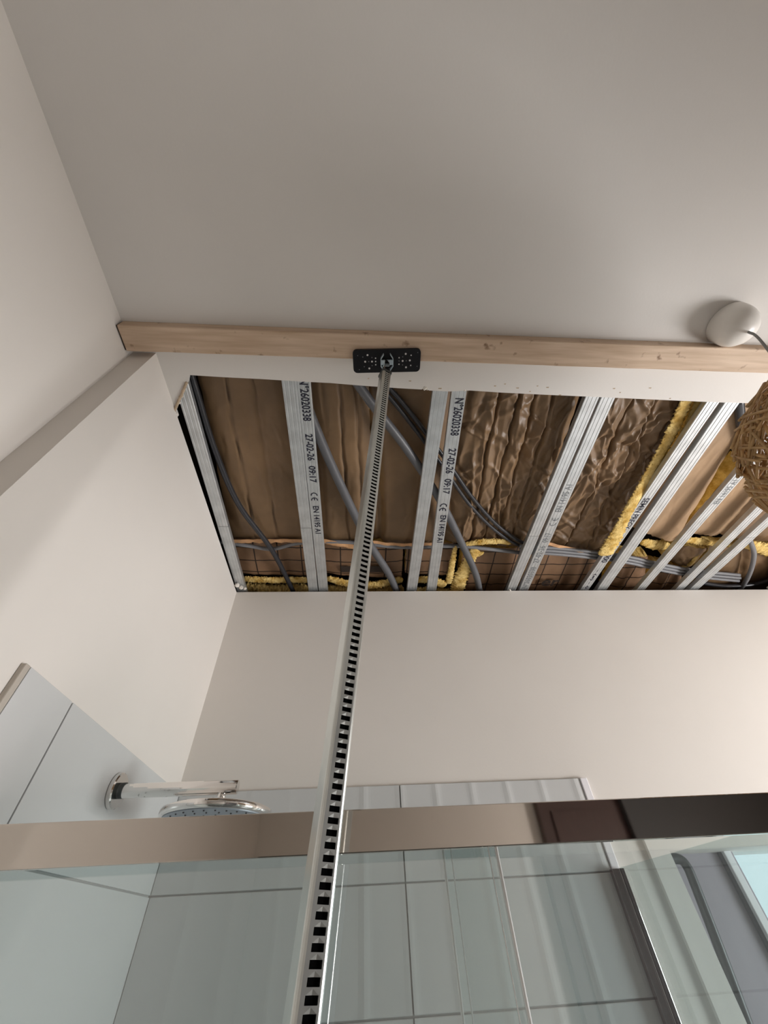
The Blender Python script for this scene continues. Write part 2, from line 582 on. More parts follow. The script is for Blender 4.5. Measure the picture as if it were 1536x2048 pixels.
# ================================================================= THINGS: ceiling opening
RZ = H + PB                    # underside of the rails
RH = 0.019
def rail_section(w):
    # C profile, web down with three shallow grooves, turned-in lips on top
    t = 0.0009
    hw = w / 2
    g = 0.0011
    out = [(-hw + .006, RH), (-hw, RH), (-hw, 0.0015), (-hw + 0.0015, 0)]
    for c in (-0.30, 0.0, 0.30):
        x = c * w
        out += [(x - .0016, 0), (x - .0006, g), (x + .0006, g), (x + .0016, 0)]
    out += [(hw - 0.0015, 0), (hw, 0.0015), (hw, RH), (hw - .006, RH)]
    inn = [(hw - .006, RH - t), (hw - t, RH - t), (hw - t, 0.003), (-hw + t, 0.003), (-hw + t, RH - t), (-hw + .006, RH - t)]
    return out + inn
def rail(x0a, x0b, w, y0, yj, y1, label, z=RZ):
    """x of the centre at y=0.5 and at y=1.5"""
    sec = rail_section(w)
    t = thing('furring_rail', (x0a, y0, z), label, 'metal rail', 'galvanised rails across the ceiling opening')
    def cx(y):
        return x0a + (x0b - x0a) * (y - 0.5)
    segs = [(y0, yj, 0.0), (yj + 0.0012, y1, 0.0006)] if yj else [(y0, y1, 0.0)]
    for a, b, dz in segs:
        vs, fs = [], []
        n = len(sec)
        for y in (a, b):
            vs += [V((cx(y) + sx * (1.0 if dz == 0 else 1.015), y, z + sz - dz)) for sx, sz in sec]
        for k in range(n):
            fs.append((k, (k + 1) % n, n + (k + 1) % n, n + k))
        fs += [tuple(range(n)), tuple(range(n, 2 * n))]
        obj('rail_length', (vs, fs), STEEL, t)
    return t, cx
def rail_px(pt, pb, label, joint=None, y0=0.30, y1=1.78, dz=0.0):
    """pt, pb: left and right pixel edges near the top and bottom of the opening"""
    z = RZ + dz
    a0, a1, b0, b1 = at(*pt[0], z), at(*pt[1], z), at(*pb[0], z), at(*pb[1], z)
    w = ((a1 - a0).length + (b1 - b0).length) / 2
    ca, cbb = (a0 + a1) / 2, (b0 + b1) / 2
    s = (cbb.x - ca.x) / (cbb.y - ca.y)
    xa = ca.x + s * (0.5 - ca.y)
    yj = at(*joint, z).y if joint else None
    return rail(xa, xa + s, w, y0, yj, y1, label, z) + (w,)
rails = {}
rails['1'] = rail_px(((361, 807), (386, 807)), ((469, 1168), (489, 1168)), 'galvanised steel rail closest to the side wall by the torn plaster corner', (450, 1053))
rails['2a'] = rail_px(((563, 761), (591.5, 761)), ((617, 1182), (636, 1182)), 'plain galvanised rail butted against the first printed rail', (620, 1056))
rails['2b'] = rail_px(((592.5, 763), (620, 763)), ((637.5, 1183), (656, 1183)), 'galvanised rail with bold printed numbers, twinned with a plain rail, nearer the side wall', y0=.31)
rails['3a'] = rail_px(((867, 780), (896, 780)), ((813, 1181), (834, 1181)), 'plain galvanised rail between the steel prop and the second printed rail')
rails['3b'] = rail_px(((905, 780), (933, 780)), ((853, 1182), (873, 1182)), 'galvanised rail with bold printed numbers standing apart beside a plain rail, middle of opening')
rails['4a'] = rail_px(((1174, 791), (1199, 791)), ((1013, 1179), (1033, 1179)), 'plain galvanised rail beside the faintly printed rail at the wrinkled brown paper', (1060, 1072))
rails['4b'] = rail_px(((1204, 794), (1231, 794)), ((1039, 1178), (1058, 1178)), 'galvanised rail with faint grey printing between two wrinkled paper batts', y0=.31)
rails['5a'] = rail_px(((1415, 803), (1440, 803)), ((1161, 1178), (1179, 1178)), 'galvanised rail with black maker lettering partly behind torn yellow wool')
rails['5b'] = rail_px(((1450, 807), (1478, 807)), ((1195, 1177), (1216, 1177)), 'plain galvanised rail at the edge of the smooth tan batt', y0=.31)
rails['6a'] = rail_px(((1475, 945), (1494, 945)), ((1275, 1176), (1294, 1176)), 'galvanised rail with faint scribbled marking running up behind the rattan shade')
rails['7a'] = rail_px(((1523, 1006), (1541, 1006)), ((1353, 1176), (1371, 1176)), 'galvanised rail below the rattan shade, first of the last pair')
rails['7b'] = rail_px(((1530, 1040), (1550, 1040)), ((1384, 1174), (1402, 1174)), 'galvanised rail below the rattan shade, last one before the picture edge', (1490, 1075))
def rtext(key, s, px, ya, yb, m=INK, k=0.42, up=False):
    t, cx, w = rails[key]
    z = t.location.z - CZ
    a, b = at(px, ya, z).y, at(px, yb, z).y
    hgt = w * k
    if not up:                 # reads away from the camera
        o = V((cx((a + b) / 2) - hgt / 2 + w * 0.04, a, z))
        u = V((cx(b) - cx(a), b - a, 0)).normalized()
        vv = V((1, 0, 0))
    else:
        o = V((cx((a + b) / 2) + hgt / 2, b, z))
        u = V((cx(a) - cx(b), a - b, 0)).normalized()
        vv = V((-1, 0, 0))
    lettering(s, o, u, vv, abs(b - a), hgt, m, t)
def ce_mark(key, px, ya, yb, m, k, up=False):
    """two open rings, the second with a middle bar"""
    t, cx, w = rails[key]
    z = t.location.z - CZ
    a, b = at(px, ya, z).y, at(px, yb, z).y
    hgt = w * k
    R0, wd = hgt / 2, hgt * .16
    L = (b - a) - 2 * R0 * .8
    bm = bmesh.new()
    sgn = -1 if up else 1
    y0 = b if up else a
    def pt(uu, vv):
        return V((cx((a + b) / 2) + sgn * vv, y0 + sgn * uu, z - .0004))
    for q in range(2):
        c0 = R0 + q * max(L, R0 * 1.2)
        ring = []
        for i in range(13):
            th = math.radians(75 + i * 210 / 12)
            ring.append((bm.verts.new(pt(c0 + R0 * math.cos(th), R0 * math.sin(th))), bm.verts.new(pt(c0 + (R0 - wd) * math.cos(th), (R0 - wd) * math.sin(th)))))
        for p, q_ in zip(ring, ring[1:]):
            bm.faces.new((p[0], p[1], q_[1], q_[0]))
        if q:
            bm.faces.new([bm.verts.new(pt(c0 + xx, yy)) for xx, yy in ((-R0 * .9, -wd / 2), (R0 * .1, -wd / 2), (R0 * .1, wd / 2), (-R0 * .9, wd / 2))])
    obj('lettering', bm, m, t)
for key, px, ys in (('2b', 620, ((758, 842), (868, 921), (932, 965), (985, 1003), (1012, 1067))), ('3b', 900, ((796, 871), (897, 947), (958, 988), (1007, 1024), (1031, 1085)))):
    for s, (a, b), k in zip(('N°26020338', '27-02-26', '09:17', 'CE', 'EN 14195 A1'), ys, (.66, .60, .58, .6, .54)):
        if s == 'CE':
            ce_mark(key, px, a, b, INK, k)
        else:
            rtext(key, s, px, a, b, INK, k)
for s, a, b in (('EN 14195 A1', 969, 1024), ('09:17', 1066, 1085), ('27-02-26', 1092, 1126), ('N°26020338', 1134, 1176)):
    rtext('4b', s, 1110, a, b, FAINT, .56, True)
ce_mark('4b', 1110, 1034, 1052, FAINT, .6, True)
rtext('5a', 'SEMIN PREGY', 1270, 996, 1058, INK, .55)
rtext('5a', '000', 1205, 1108, 1125, INK, .6)
rtext('5a', '- (ø) - 0', 1185, 1140, 1177, INK, .4)
rtext('6a', 'EN 14195 A1', 1440, 960, 1008, FAINT, .55, True)

# ---------------------------------------------------------------- insulation batts
def batt_mesh(q, z, nu, nv, amp, puff, seed, crease=(), zfun=None, ragged=0.006, nfold=24, lean=0.0):
    """q: four image-measured corners (TL, TR, BR, BL) on height z"""
    c = [at(*p, z) for p in q]
    vs = []
    rnd = random.Random(int(seed * 97))
    folds = []                  # straight creases in the paper: (x, y, direction, length, width, height)
    for k in range(nfold):
        u, v = rnd.random(), rnd.random()
        p = (c[0] * (1 - u) + c[1] * u) * (1 - v) + (c[3] * (1 - u) + c[2] * u) * v
        a = lean + (rnd.gauss(0, .22) if rnd.random() < .62 else rnd.choice((-1, 1)) * rnd.uniform(.5, 1.1))
        small = rnd.random()
        folds.append((p.x, p.y, math.cos(a), math.sin(a), rnd.uniform(.03, .14) * (1.3 if small > .7 else .8), rnd.uniform(.007, .020), amp * rnd.uniform(.25, .75) * rnd.choice((1, 1, -1))))
    for j in range(nv + 1):
        v = j / nv
        for i in range(nu + 1):
            u = i / nu
            p = (c[0] * (1 - u) + c[1] * u) * (1 - v) + (c[3] * (1 - u) + c[2] * u) * v
            e = min(1.0, min(u, 1 - u) * 2 / 0.5)
            ev = min(1.0, (1 - v) / 0.12)
            dz = puff * (1 - math.sin(e * math.pi / 2)) + 0.012 * (1 - math.sin(ev * math.pi / 2)) * (1 if puff > 0.0 else 0)
            s = V((p.x * 9 + seed, p.y * 2.6 + seed * 2, 0.3))
            wv = V((noise.noise(s * 1.7) * 0.5, 0, 0))
            r1 = abs(noise.noise(V((p.x * 11 + seed * 3, p.y * 1.3, seed))))
            dz += amp * (r1 * 1.4 - 0.5)
            for fx, fy, ca, sa_, fl, fw_, fh in folds:
                ddx, ddy = p.x - fx, p.y - fy
                d_ = abs(ddx * ca + ddy * sa_)
                if d_ > fw_:
                    continue
                t_ = (ddy * ca - ddx * sa_) / fl
                if t_ * t_ > 5:
                    continue
                dz -= fh * (1 - d_ / fw_) * math.exp(-t_ * t_)
            dz += amp * 0.8 * noise.noise(s)
            for cu, wdt, dep in crease:
                du = u - cu - 0.02 * noise.noise(V((v * 4, seed, cu * 9)))
                dz += dep * math.exp(-(du / wdt) ** 2)
            if zfun:
                dz += zfun(u, v)
            rx = ragged * noise.noise(V((u * 12, v * 14, seed * 1.3)))
            vs.append(V((p.x + rx, p.y + ragged * noise.noise(V((u * 15, v * 9, seed + 11))), z + dz)))
    fs = []
    for j in range(nv):
        for i in range(nu):
            a = j * (nu + 1) + i
            fs.append((a, a + 1, a + nu + 2, a + nu + 1))
    return vs, fs
def skirt(vs, nu, nv, hgt):
    ring = [i for i in range(nu + 1)] + [(j * (nu + 1) + nu) for j in range(1, nv + 1)] + [nv * (nu + 1) + i for i in range(nu - 1, -1, -1)] + [j * (nu + 1) for j in range(nv - 1, 0, -1)]
    out, fs = [], []
    n = len(ring)
    ctr = sum((vs[i] for i in ring), V((0, 0, 0))) / n
    for k in ring:
        p = vs[k]
        q = p + (ctr - p) * 0.012
        out += [V((q.x, q.y, p.z + 0.002)), V((q.x, q.y, p.z + hgt * (0.5)) ) + V((noise.noise(p * 60), noise.noise(p * 60 + V((5, 0, 0))), 0)) * 0.006, V((q.x, q.y, p.z + hgt))]
    for i in range(n):
        a, b = i * 3, ((i + 1) % n) * 3
        fs += [(a, b, b + 1, a + 1), (a + 1, b + 1, b + 2, a + 2)]
    fs.append(tuple(i * 3 + 2 for i in range(n)))
    return out, fs
def batt(q, z, label, m=KRAFT, nu=50, nv=80, amp=0.006, puff=0.03, seed=1.0, crease=(), zfun=None, thick=0.07, nfold=24, lean=0.0, name='insulation_batt', group='paper faced insulation batts in the ceiling opening'):
    d = batt_mesh(q, z, nu, nv, amp, puff, seed, crease, zfun, nfold=nfold, lean=lean)
    c = sum(d[0], V((0, 0, 0))) / len(d[0])
    t = thing(name, (c.x, c.y, z), label, 'insulation', group)
    sk = skirt(d[0], nu, nv, thick)
    obj('kraft_facing', d, m, t, True)
    obj('wool_core', sk, WOOL, t)
    return t
def wool(parent, pts, wpx, z, name='wool_edge', flat=0.3, seed=0.0, rough=0.55):
    P = [at(x, y, z if not isinstance(z, (list, tuple)) else z[i]) for i, (x, y) in enumerate(pts)]
    P = even(spline(P, 10), 0.004)
    ws = [wpx] if not isinstance(wpx, (list, tuple)) else wpx
    n = len(P)
    def rr(i, k):
        f = i / max(1, n - 1) * (len(ws) - 1)
        a = int(min(f, len(ws) - 1.001)) if len(ws) > 1 else 0
        w = ws[a] + (ws[min(a + 1, len(ws) - 1)] - ws[a]) * (f - a)
        r = w * pxm(P[i]) / 2
        endt = min(1.0, 0.35 + min(i, n - 1 - i) * 0.25)
        return r * endt * (1 + rough * noise.noise(V((i * 0.42 + seed, k * 0.9, seed))) + 0.35 * noise.noise(V((i * 1.1, k * 1.7 + 9, seed))))
    bm = bmesh.new()
    fr = frames(P)
    seg = 18
    rings = []
    for i, p in enumerate(P):
        a, b_ = fr[i]
        a = V((a.x, a.y, 0)).normalized()
        ring = []
        for k in range(seg):
            th = 2 * math.pi * k / seg
            r_ = rr(i, k)
            j = V((noise.noise(V((i * .7, k * 1.1, seed + 1))), noise.noise(V((i * .8, k * 1.2, seed + 4))), noise.noise(V((i * .9, k * 1.3, seed + 8))))) * 0.002
            ring.append(bm.verts.new(p + a * (math.cos(th) * r_) + V((0, 0, 1)) * (math.sin(th) * r_ * flat) + j))
        rings.append(ring)
    for i in range(len(rings) - 1):
        for k in range(seg):
            bm.faces.new((rings[i][k], rings[i][(k + 1) % seg], rings[i + 1][(k + 1) % seg], rings[i + 1][k]))
    bm.faces.new(rings[0][::-1])
    bm.faces.new(rings[-1])
    return obj(name, bm, WOOL, parent, True)
def flange(parent, pts, wpx, z, seed=0.0):
    """thin turned-down strip of paper along a batt's end"""
    P = even(spline([at(x, y, z) for x, y in pts], 8), 0.012)
    vs, fs = [], []
    for i, p in enumerate(P):
        w = wpx * pxm(p) * (1 + 0.5 * noise.noise(V((i * .5, seed, 2))))
        zz = 0.004 * noise.noise(V((i * .3, seed, 5)))
        vs += [p + V((0, -w * .2, zz)), p + V((0, w * .55, zz - .004)), p + V((0, w, zz + .002)), p + V((0, w, zz + .0035)), p + V((0, w * .55, zz - .0025)), p + V((0, -w * .2, zz + .0015))]
    for i in range(len(P) - 1):
        a = i * 6
        for k in range(6):
            fs.append((a + k, a + (k + 1) % 6, a + 6 + (k + 1) % 6, a + 6 + k))
    fs += [tuple(range(6)), tuple(range(len(vs) - 6, len(vs)))]
    return obj('paper_flange', (vs, fs), FLANGE, parent)

ZB = 1.190
b = batt(((392, 738), (585, 742), (636, 1084), (462, 1084)), ZB, 'brown paper batt between the rail by the side wall and the twin rails', amp=.0035, puff=.012, seed=1.3, crease=((.28, .008, .012), (.55, .008, .014)))
flange(b, ((466, 1081), (530, 1080), (612, 1080)), 9, ZB - .006, 1)
b = batt(((600, 742), (738, 752), (746, 1086), (640, 1086)), ZB, 'brown paper batt between the twin printed rails and the steel prop', amp=.005, puff=.02, seed=4.1, crease=((.55, .02, .012), (.8, .03, .01)))
flange(b, ((648, 1080), (690, 1088), (720, 1093)), 12, ZB - .008, 2)
b = batt(((736, 752), (920, 762), (877, 1090), (749, 1090)), ZB + .012, 'smooth brown paper batt behind the crossing grey conduits and the plain rail', amp=.0045, puff=.03, seed=7.7, crease=((.1, .05, .02),))
flange(b, ((745, 1083), (800, 1088), (880, 1086)), 8, ZB - .002, 3)
b = batt(((928, 762), (1176, 772), (1062, 1098), (884, 1086)), ZB + .010, 'deeply wrinkled brown paper batt beside the second printed rail', amp=.015, puff=.03, seed=11.9, nu=130, nv=170, nfold=150, lean=-.05, crease=((.30, .012, .02), (.46, .01, .022), (.60, .01, .018), (.74, .012, .016)))
wool(b, ((925, 1090), (960, 1084), (1000, 1083), (1022, 1088)), (10, 16, 15, 8), ZB - .004, seed=2)
b = batt(((1212, 776), (1384, 784), (1222, 1114), (1078, 1096)), ZB + .010, 'wrinkled brown paper batt with a long torn yellow wool edge', amp=.015, puff=.022, seed=16.2, nu=120, nv=170, nfold=150, lean=-.15, crease=((.35, .012, .02), (.62, .012, .012)))
wool(b, ((1384, 780), (1368, 812), (1342, 868), (1312, 925), (1286, 970), (1257, 1022), (1232, 1070), (1208, 1112)), (20, 27, 23, 24, 22, 22, 30, 30), (1.165, 1.165, 1.165, 1.16, 1.15, 1.120, 1.116, 1.116), seed=5, rough=.45, flat=.16)
flange(b, ((1096, 1086), (1150, 1098), (1205, 1110)), 8, ZB - .014, 4)
wool(b, ((1402, 790), (1378, 850), (1352, 905), (1322, 960)), (14, 20, 16, 8), 1.185, name='wool_strip', seed=8)
b = batt(((1424, 798), (1526, 806), (1354, 1092), (1262, 1058)), ZB, 'smooth paper batt toned tan for light between the plain rail and the scribbled rail', m=KRAFTLIT, amp=.0025, puff=.02, seed=21.0, crease=((.05, .06, .02),))
wool(b, ((1282, 1082), (1310, 1090), (1345, 1094)), (14, 24, 14), ZB - .006, seed=9)
b = batt(((1494, 925), (1575, 925), (1444, 1078), (1364, 1068)), ZB, 'smooth paper batt toned tan for light in the bay behind the rattan shade', m=KRAFTLIT, amp=.003, puff=.02, seed=25.0)
wool(b, ((1366, 1078), (1395, 1082), (1424, 1088)), (10, 18, 10), ZB - .004, seed=11)
b = batt(((1572, 925), (1760, 900), (1560, 1088), (1448, 1078)), ZB + .02, 'brown paper batt in the last bay past the rattan shade', amp=.006, seed=28.0, nu=30, nv=40)
wool(b, ((1480, 1086), (1510, 1092), (1560, 1108)), (16, 26, 28), ZB - .004, seed=12)
# second row, against the back wall, printed side down
def dip(u, v):
    return 0.03 * (1 - v) ** 2
ZC = 1.190
g2 = 'printed insulation batts along the back wall'
b = batt(((462, 1088), (637, 1090), (647, 1156), (478, 1152)), ZC, 'short printed paper batt next to the side wall', KRAFTP, 40, 24, .003, .008, 31, zfun=dip, group=g2)
wool(b, ((486, 1158), (540, 1160), (618, 1160)), 18, ZC - .01, seed=14)
wool(b, ((484, 1176), (555, 1180), (618, 1178)), 30, ZC + .02, name='wool_bed', seed=15, flat=.5)
b = batt(((640, 1094), (808, 1094), (803, 1160), (650, 1152)), ZC, 'short printed paper batt behind the steel prop', KRAFTP, 40, 24, .003, .008, 33, zfun=dip, group=g2)
wool(b, ((652, 1156), (700, 1168), (750, 1170), (806, 1158)), (16, 22, 22, 18), ZC - .01, seed=17)
wool(b, ((648, 1180), (720, 1184), (808, 1180)), 30, ZC + .02, name='wool_bed', seed=18, flat=.5)
for px_, w_ in ((682, .05), (738, .085)):
    c_ = at(px_, 1138, ZC - .006)
    obj('printed_block', box(c_.x, c_.x + w_, c_.y - .022, c_.y + .022, ZC - .0075, ZC - .0070), PRINT, b)
b = batt(((813, 1092), (914, 1096), (904, 1154), (810, 1152)), ZC, 'short orange printed batt with upright wool edge between the two middle rails', KRAFTP, 24, 24, .003, .008, 35, zfun=dip, group=g2)
wool(b, ((822, 1160), (860, 1160), (892, 1172)), 20, ZC - .01, seed=19)
wool(b, ((826, 1182), (870, 1184), (900, 1186)), 24, ZC + .02, name='wool_bed', seed=23, flat=.5)
wool(b, ((911, 1092), (904, 1130), (897, 1168)), (8, 12, 14), ZC - .01, seed=20)
wool(b, ((950, 1098), (934, 1130), (920, 1160), (912, 1184)), (22, 24, 28, 26), ZC - .012, name='wool_roll', seed=21)
b = batt(((930, 1106), (1046, 1104), (1030, 1190), (914, 1190)), ZC + .01, 'short dark paper batt between the conduit end and the faintly printed rail', KRAFTP, 24, 24, .005, .008, 37, zfun=dip, group=g2)
wool(b, ((938, 1104), (956, 1108), (968, 1104)), (12, 16, 8), ZC - .012, seed=22)
b = batt(((1076, 1104), (1206, 1114), (1176, 1190), (1040, 1190)), ZC + .004, 'short brown printed batt with large letters beside the faintly printed rail', KRAFTP, 30, 24, .003, .008, 39, zfun=dip, group=g2)
p0, p1 = at(1080, 1172, ZC - .010), at(1114, 1172, ZC - .010)
lettering('er', p0, V((1, 0, 0)), V((0, -1, 0)), (p1 - p0).length, .05, PRINT, b)
b = batt(((1244, 1118), (1304, 1124), (1284, 1190), (1212, 1190)), ZC + .004, 'short curled brown batt between the plain rail and the scribbled rail', KRAFTP, 20, 20, .006, .015, 41, zfun=dip, group=g2)
b = batt(((1312, 1140), (1374, 1146), (1356, 1190), (1288, 1190)), ZC + .004, 'small brown batt end between the scribbled rail and the last pair', KRAFTP, 20, 20, .006, .012, 43, zfun=dip, group=g2)
b = batt(((1348, 1090), (1420, 1096), (1380, 1140), (1330, 1120)), ZC + .03, 'crumpled brown batt corner above the cable bundle', KRAFT, 20, 20, .008, .012, 47, group=g2)
wool(b, ((1396, 1108), (1380, 1128), (1356, 1136)), (8, 10, 6), ZC + .02, seed=24)
b = batt(((1420, 1094), (1600, 1094), (1600, 1192), (1392, 1192)), ZC + .015, 'dark brown seamed batt in the far corner below the rattan shade', KRAFT, 40, 30, .007, .008, 45, crease=((.4, .03, .02), (.7, .03, .02)), group=g2)

# ---------------------------------------------------------------- conduits and cables in the void
def conduit(pts, wpx, z, label, m=CONDUIT, ribbed=True, name='conduit', cat='conduit', group=None):
    zs = z if isinstance(z, (list, tuple)) else [z] * len(pts)
    P = [at(x, y, zz) for (x, y), zz in zip(pts, zs)]
    r = wpx * pxm(P[len(P) // 2]) / 2
    if ribbed:
        P = even(spline(P, 14), 0.0021)
        rf = lambda i, k: r * (1.0 if i % 2 else 0.86)
    else:
        P = even(spline(P, 12), 0.012)
        rf = r
    return tag(obj(name, tube(P, rf, 12), m, None, True), label, cat, group)
ZK = 1.163
conduit(((378, 735), (392, 780), (430, 900), (478, 1010), (545, 1102), (590, 1190)), 11, ZK + .002, 'dark ribbed conduit curving down beside the side wall rail', CONDUITD)
conduit(((596, 760), (625, 840), (672, 950), (735, 1080), (776, 1145), (800, 1195)), 16, ZK, 'grey ribbed conduit running diagonally behind the steel prop')
conduit(((700, 745), (742, 805), (815, 900), (880, 1000), (925, 1090), (952, 1150), (962, 1200)), 16, ZK, 'grey ribbed conduit crossing behind both middle rails to the back wall')
conduit(((742, 752), (800, 820), (880, 925), (940, 1010), (1000, 1068), (1060, 1098), (1150, 1108)), 7, ZK + .023, 'thin dark cable, lower one of the pair arcing across the opening', CONDUITD, False, 'cable', 'cable', 'cables in the ceiling void')
conduit(((754, 750), (812, 814), (892, 920), (950, 1002), (1006, 1060), (1064, 1092), (1150, 1104)), 8, ZK + .022, 'ribbed dark conduit, upper one of the pair arcing across the opening', CONDUITD)
conduit(((440, 1084), (500, 1092), (545, 1098), (600, 1086), (690, 1084), (800, 1094), (900, 1092), (960, 1096), (1060, 1108)), 8, ZK + .024, 'grey cable sagging along the end of the brown batts', CABLE, False, 'cable', 'cable', 'cables in the ceiling void')
lab = ('upper grey cable of the bundle behind the last rails', 'middle grey cable of the bundle behind the last rails', 'lower grey cable of the bundle behind the last rails')
for k in range(3):
    d = k * 6.0
    conduit(((1040, 1092 + d), (1110, 1096 + d), (1190, 1104 + d), (1260, 1114 + d), (1330, 1130 + d), (1400, 1142 + d), (1480, 1150 + d)), 6.5, ZK + .012 - k * .003, lab[k], CABLE, False, 'cable', 'cable', 'cables in the ceiling void')
conduit(((1478, 800), (1482, 850), (1488, 900), (1500, 960)), 15, ZK + .012, 'dark conduit stub beside the tan batt and the rattan shade', CONDUITD, False)
conduit(((1500, 1080), (1508, 1110), (1498, 1150), (1474, 1190)), 8, ZK + .005, 'grey cable hanging in the last bay by the back wall', CABLE, False, 'cable', 'cable', 'cables in the ceiling void')
conduit(((1400, 1165), (1450, 1172), (1510, 1168), (1570, 1150)), 8, ZK + .01, 'dark cable lying along the back wall in the last bay', CONDUITD, False, 'cable', 'cable', 'cables in the ceiling void')

# ================================================================= THINGS: batten and prop
BT = 0.036                     # batten thickness
BZ = H - BT
bt = thing('wooden_batten', (0.8, 0.38, BZ), 'pale pine batten wedged flat against the ceiling above the opening', 'batten')
bx0, bx1 = XA + 0.005, 2.5
n = 60
vs, fs = [], []
y_f, y_b = 0.338, 0.404
for i in range(n + 1):
    x = bx0 + (bx1 - bx0) * i / n
    j = 0.0006 * noise.noise(V((x * 7, 0, 1)))
    j2 = 0.0012 * noise.noise(V((x * 11, 4, 1)))
    sk = -0.004 * (x / 2.0)
    c = 0.002
    vs += [V((x, y_f + j + sk, H - .0005)), V((x, y_f + j + sk, BZ + c)), V((x, y_f + c + j + sk, BZ)), V((x, y_b - c + j2, BZ)), V((x, y_b + j2, BZ + c)), V((x, y_b + j2, H - .0005))]
for i in range(n):
    for k in range(6):
        fs.append((i * 6 + k, i * 6 + (k + 1) % 6, i * 6 + 6 + (k + 1) % 6, i * 6 + 6 + k))
fs += [tuple(range(6)), tuple(range(n * 6, n * 6 + 6))]
obj('board', (vs, fs), PINE, bt)
obj('end_gap_shade', box(bx0 - 0.0035, bx0 - 0.0002, y_f + .002, y_b - .002, BZ + 0.003, H - .003), mat('gap_shade', (0.05, 0.03, 0.02), 0.9), bt)  # thin black sheet painting the shade in the gap at the wall

P0 = V((-0.041, 0.5, -0.041))
P1 = V((0.074, 0.405, BZ - 0.012))
ax = (P1 - P0).normalized()
PF = P0 + ax * ((FZ + 0.02 - P0.z) / ax.z)
prop = thing('telescopic_prop', (PF.x, PF.y, FZ), 'slotted steel telescopic prop pressing a black pad against the batten', 'support prop')
PLEN = (P1 - PF).length
# local frame: perforated face normal turned towards the camera and slightly to the window side
fn = V((0.42, -0.90, 0))
fn = (fn - ax * fn.dot(ax)).normalized()
sd = ax.cross(fn).normalized()
if sd.x < 0:
    sd = -sd
HWD = 0.0125
def PP(s, a, d):               # along, across, outwards
    return PF + ax * s + sd * a + fn * d
top_s = PLEN - 0.072
cs = []
r = 0.004
for cx_, cy_, a0 in ((HWD - r, HWD - r, 0), (-HWD + r, HWD - r, 90), (-HWD + r, -HWD + r, 180), (HWD - r, -HWD + r, 270)):
    for k in range(4):
        a = math.radians(a0 + k * 30)
        cs.append((cx_ + r * math.cos(a), cy_ + r * math.sin(a)))
# order: start just after the front face (front = +d); front face spans cs[3] (a=+) .. cs[4] (a=-)
vs, fs = [], []
nc = len(cs)
for s in (0.0, top_s):
    vs += [PP(s, a, d) for a, d in cs]
for k in range(nc):
    if k == 3:
        continue               # the slotted face is built below
    fs.append((k, (k + 1) % nc, nc + (k + 1) % nc, nc + k))
obj('outer_tube', (vs, fs), PROPM, prop, False)
PITCH, SW, SH = 0.0092, 0.0066, 0.0050
sb = bmesh.new()
fw = HWD - r
ns = int((top_s - 0.02) / PITCH)
lx, rx = -0.0045, 0.0068         # slot edges across the face
cache = {}
def sv(s, a, d):
    key = (round(s, 5), round(a, 5), round(d, 5))
    if key not in cache:
        cache[key] = sb.verts.new(PP(s, a, HWD + d))
    return cache[key]
def quad(s0, s1, a0, a1, d00=0, d01=0, d10=0, d11=0):
    sb.faces.new((sv(s0, a0, d00), sv(s0, a1, d01), sv(s1, a1, d11), sv(s1, a0, d10)))
s_start = top_s - ns * PITCH
quad(0, s_start, -fw, lx); quad(0, s_start, lx, rx); quad(0, s_start, rx, fw)
mid = (lx + rx) / 2
for i in range(ns):
    s0 = s_start + i * PITCH
    s1, s2 = s0 + SH, s0 + PITCH
    quad(s0, s1, -fw, lx)
    quad(s0, s1, rx, fw)
    quad(s1, s2, -fw, lx)
    quad(s1, s2, rx, fw)
    # strip between slots, dished in the middle of its lower edge
    a, bq = sv(s1, lx, 0), sv(s1, rx, 0)
    mq = sv(s1, mid, -0.0008)
    c, d = sv(s2, rx, 0), sv(s2, lx, 0)
    apex = sv(s1 + (s2 - s1) * 0.8, mid, 0)
    sb.faces.new((a, mq, apex))
    sb.faces.new((mq, bq, apex))
    sb.faces.new((a, apex, d))
    sb.faces.new((bq, c, apex))
    sb.faces.new((d, apex, c))
    # slot side walls
    for aa in (lx, rx):
        sb.faces.new((sv(s0, aa, 0), sv(s1, aa, 0), sv(s1, aa, -0.0018), sv(s0, aa, -0.0018)))
obj('slotted_face', sb, PROPM, prop)
obj('slot_shade', obox(PP(top_s / 2, 0, 0.0), sd * (HWD - 0.0015), fn * (HWD - 0.0023), ax * (top_s / 2 - 0.001)), SLOT, prop)  # black filler added to paint the shade inside the slots
obj('collar', obox(PP(top_s, 0, 0), sd * (HWD + .0008), fn * (HWD + .0008), ax * 0.005), DSTEEL, prop)
obj('inner_tube', obox(PP(PLEN - 0.040, 0, 0), sd * 0.0075, fn * 0.0075, ax * 0.038), CHROME, prop, bevel=0.0015)
obj('floor_foot', box(PF.x - .04, PF.x + .04, PF.y - .04, PF.y + .022, FZ, FZ + .022), BLACK, prop, bevel=.004)
# swivel clip under the pad
ang = math.radians(-3.2)
e1 = V((math.cos(ang), math.sin(ang), 0))
e2 = V((-math.sin(ang), math.cos(ang), 0))
pc = V((0.0745, 0.4035, BZ))
def PD(a, b_, z):
    return pc + e1 * a + e2 * b_ + V((0, 0, z))
cl = bmesh.new()
for sgn in (-1, 1):
    prf = [(sgn * .009, -.022), (sgn * .0165, -.010), (sgn * .0165, .010), (sgn * .009, .022)]
    for (a0, b0), (a1, b1) in zip(prf, prf[1:]):
        p, q_ = PD(a0, b0, -.0155), PD(a1, b1, -.0155)
        dv = (q_ - p) / 2
        obox((p + q_) / 2, dv, dv.cross(V((0, 0, 1))).normalized() * .0009, V((0, 0, .0055)), cl)
obox(PD(0, 0.001, -.014), e1 * .0165, e2 * .0065, V((0, 0, .003)), cl)
obj('swivel_clip', cl, NICKEL, prop)
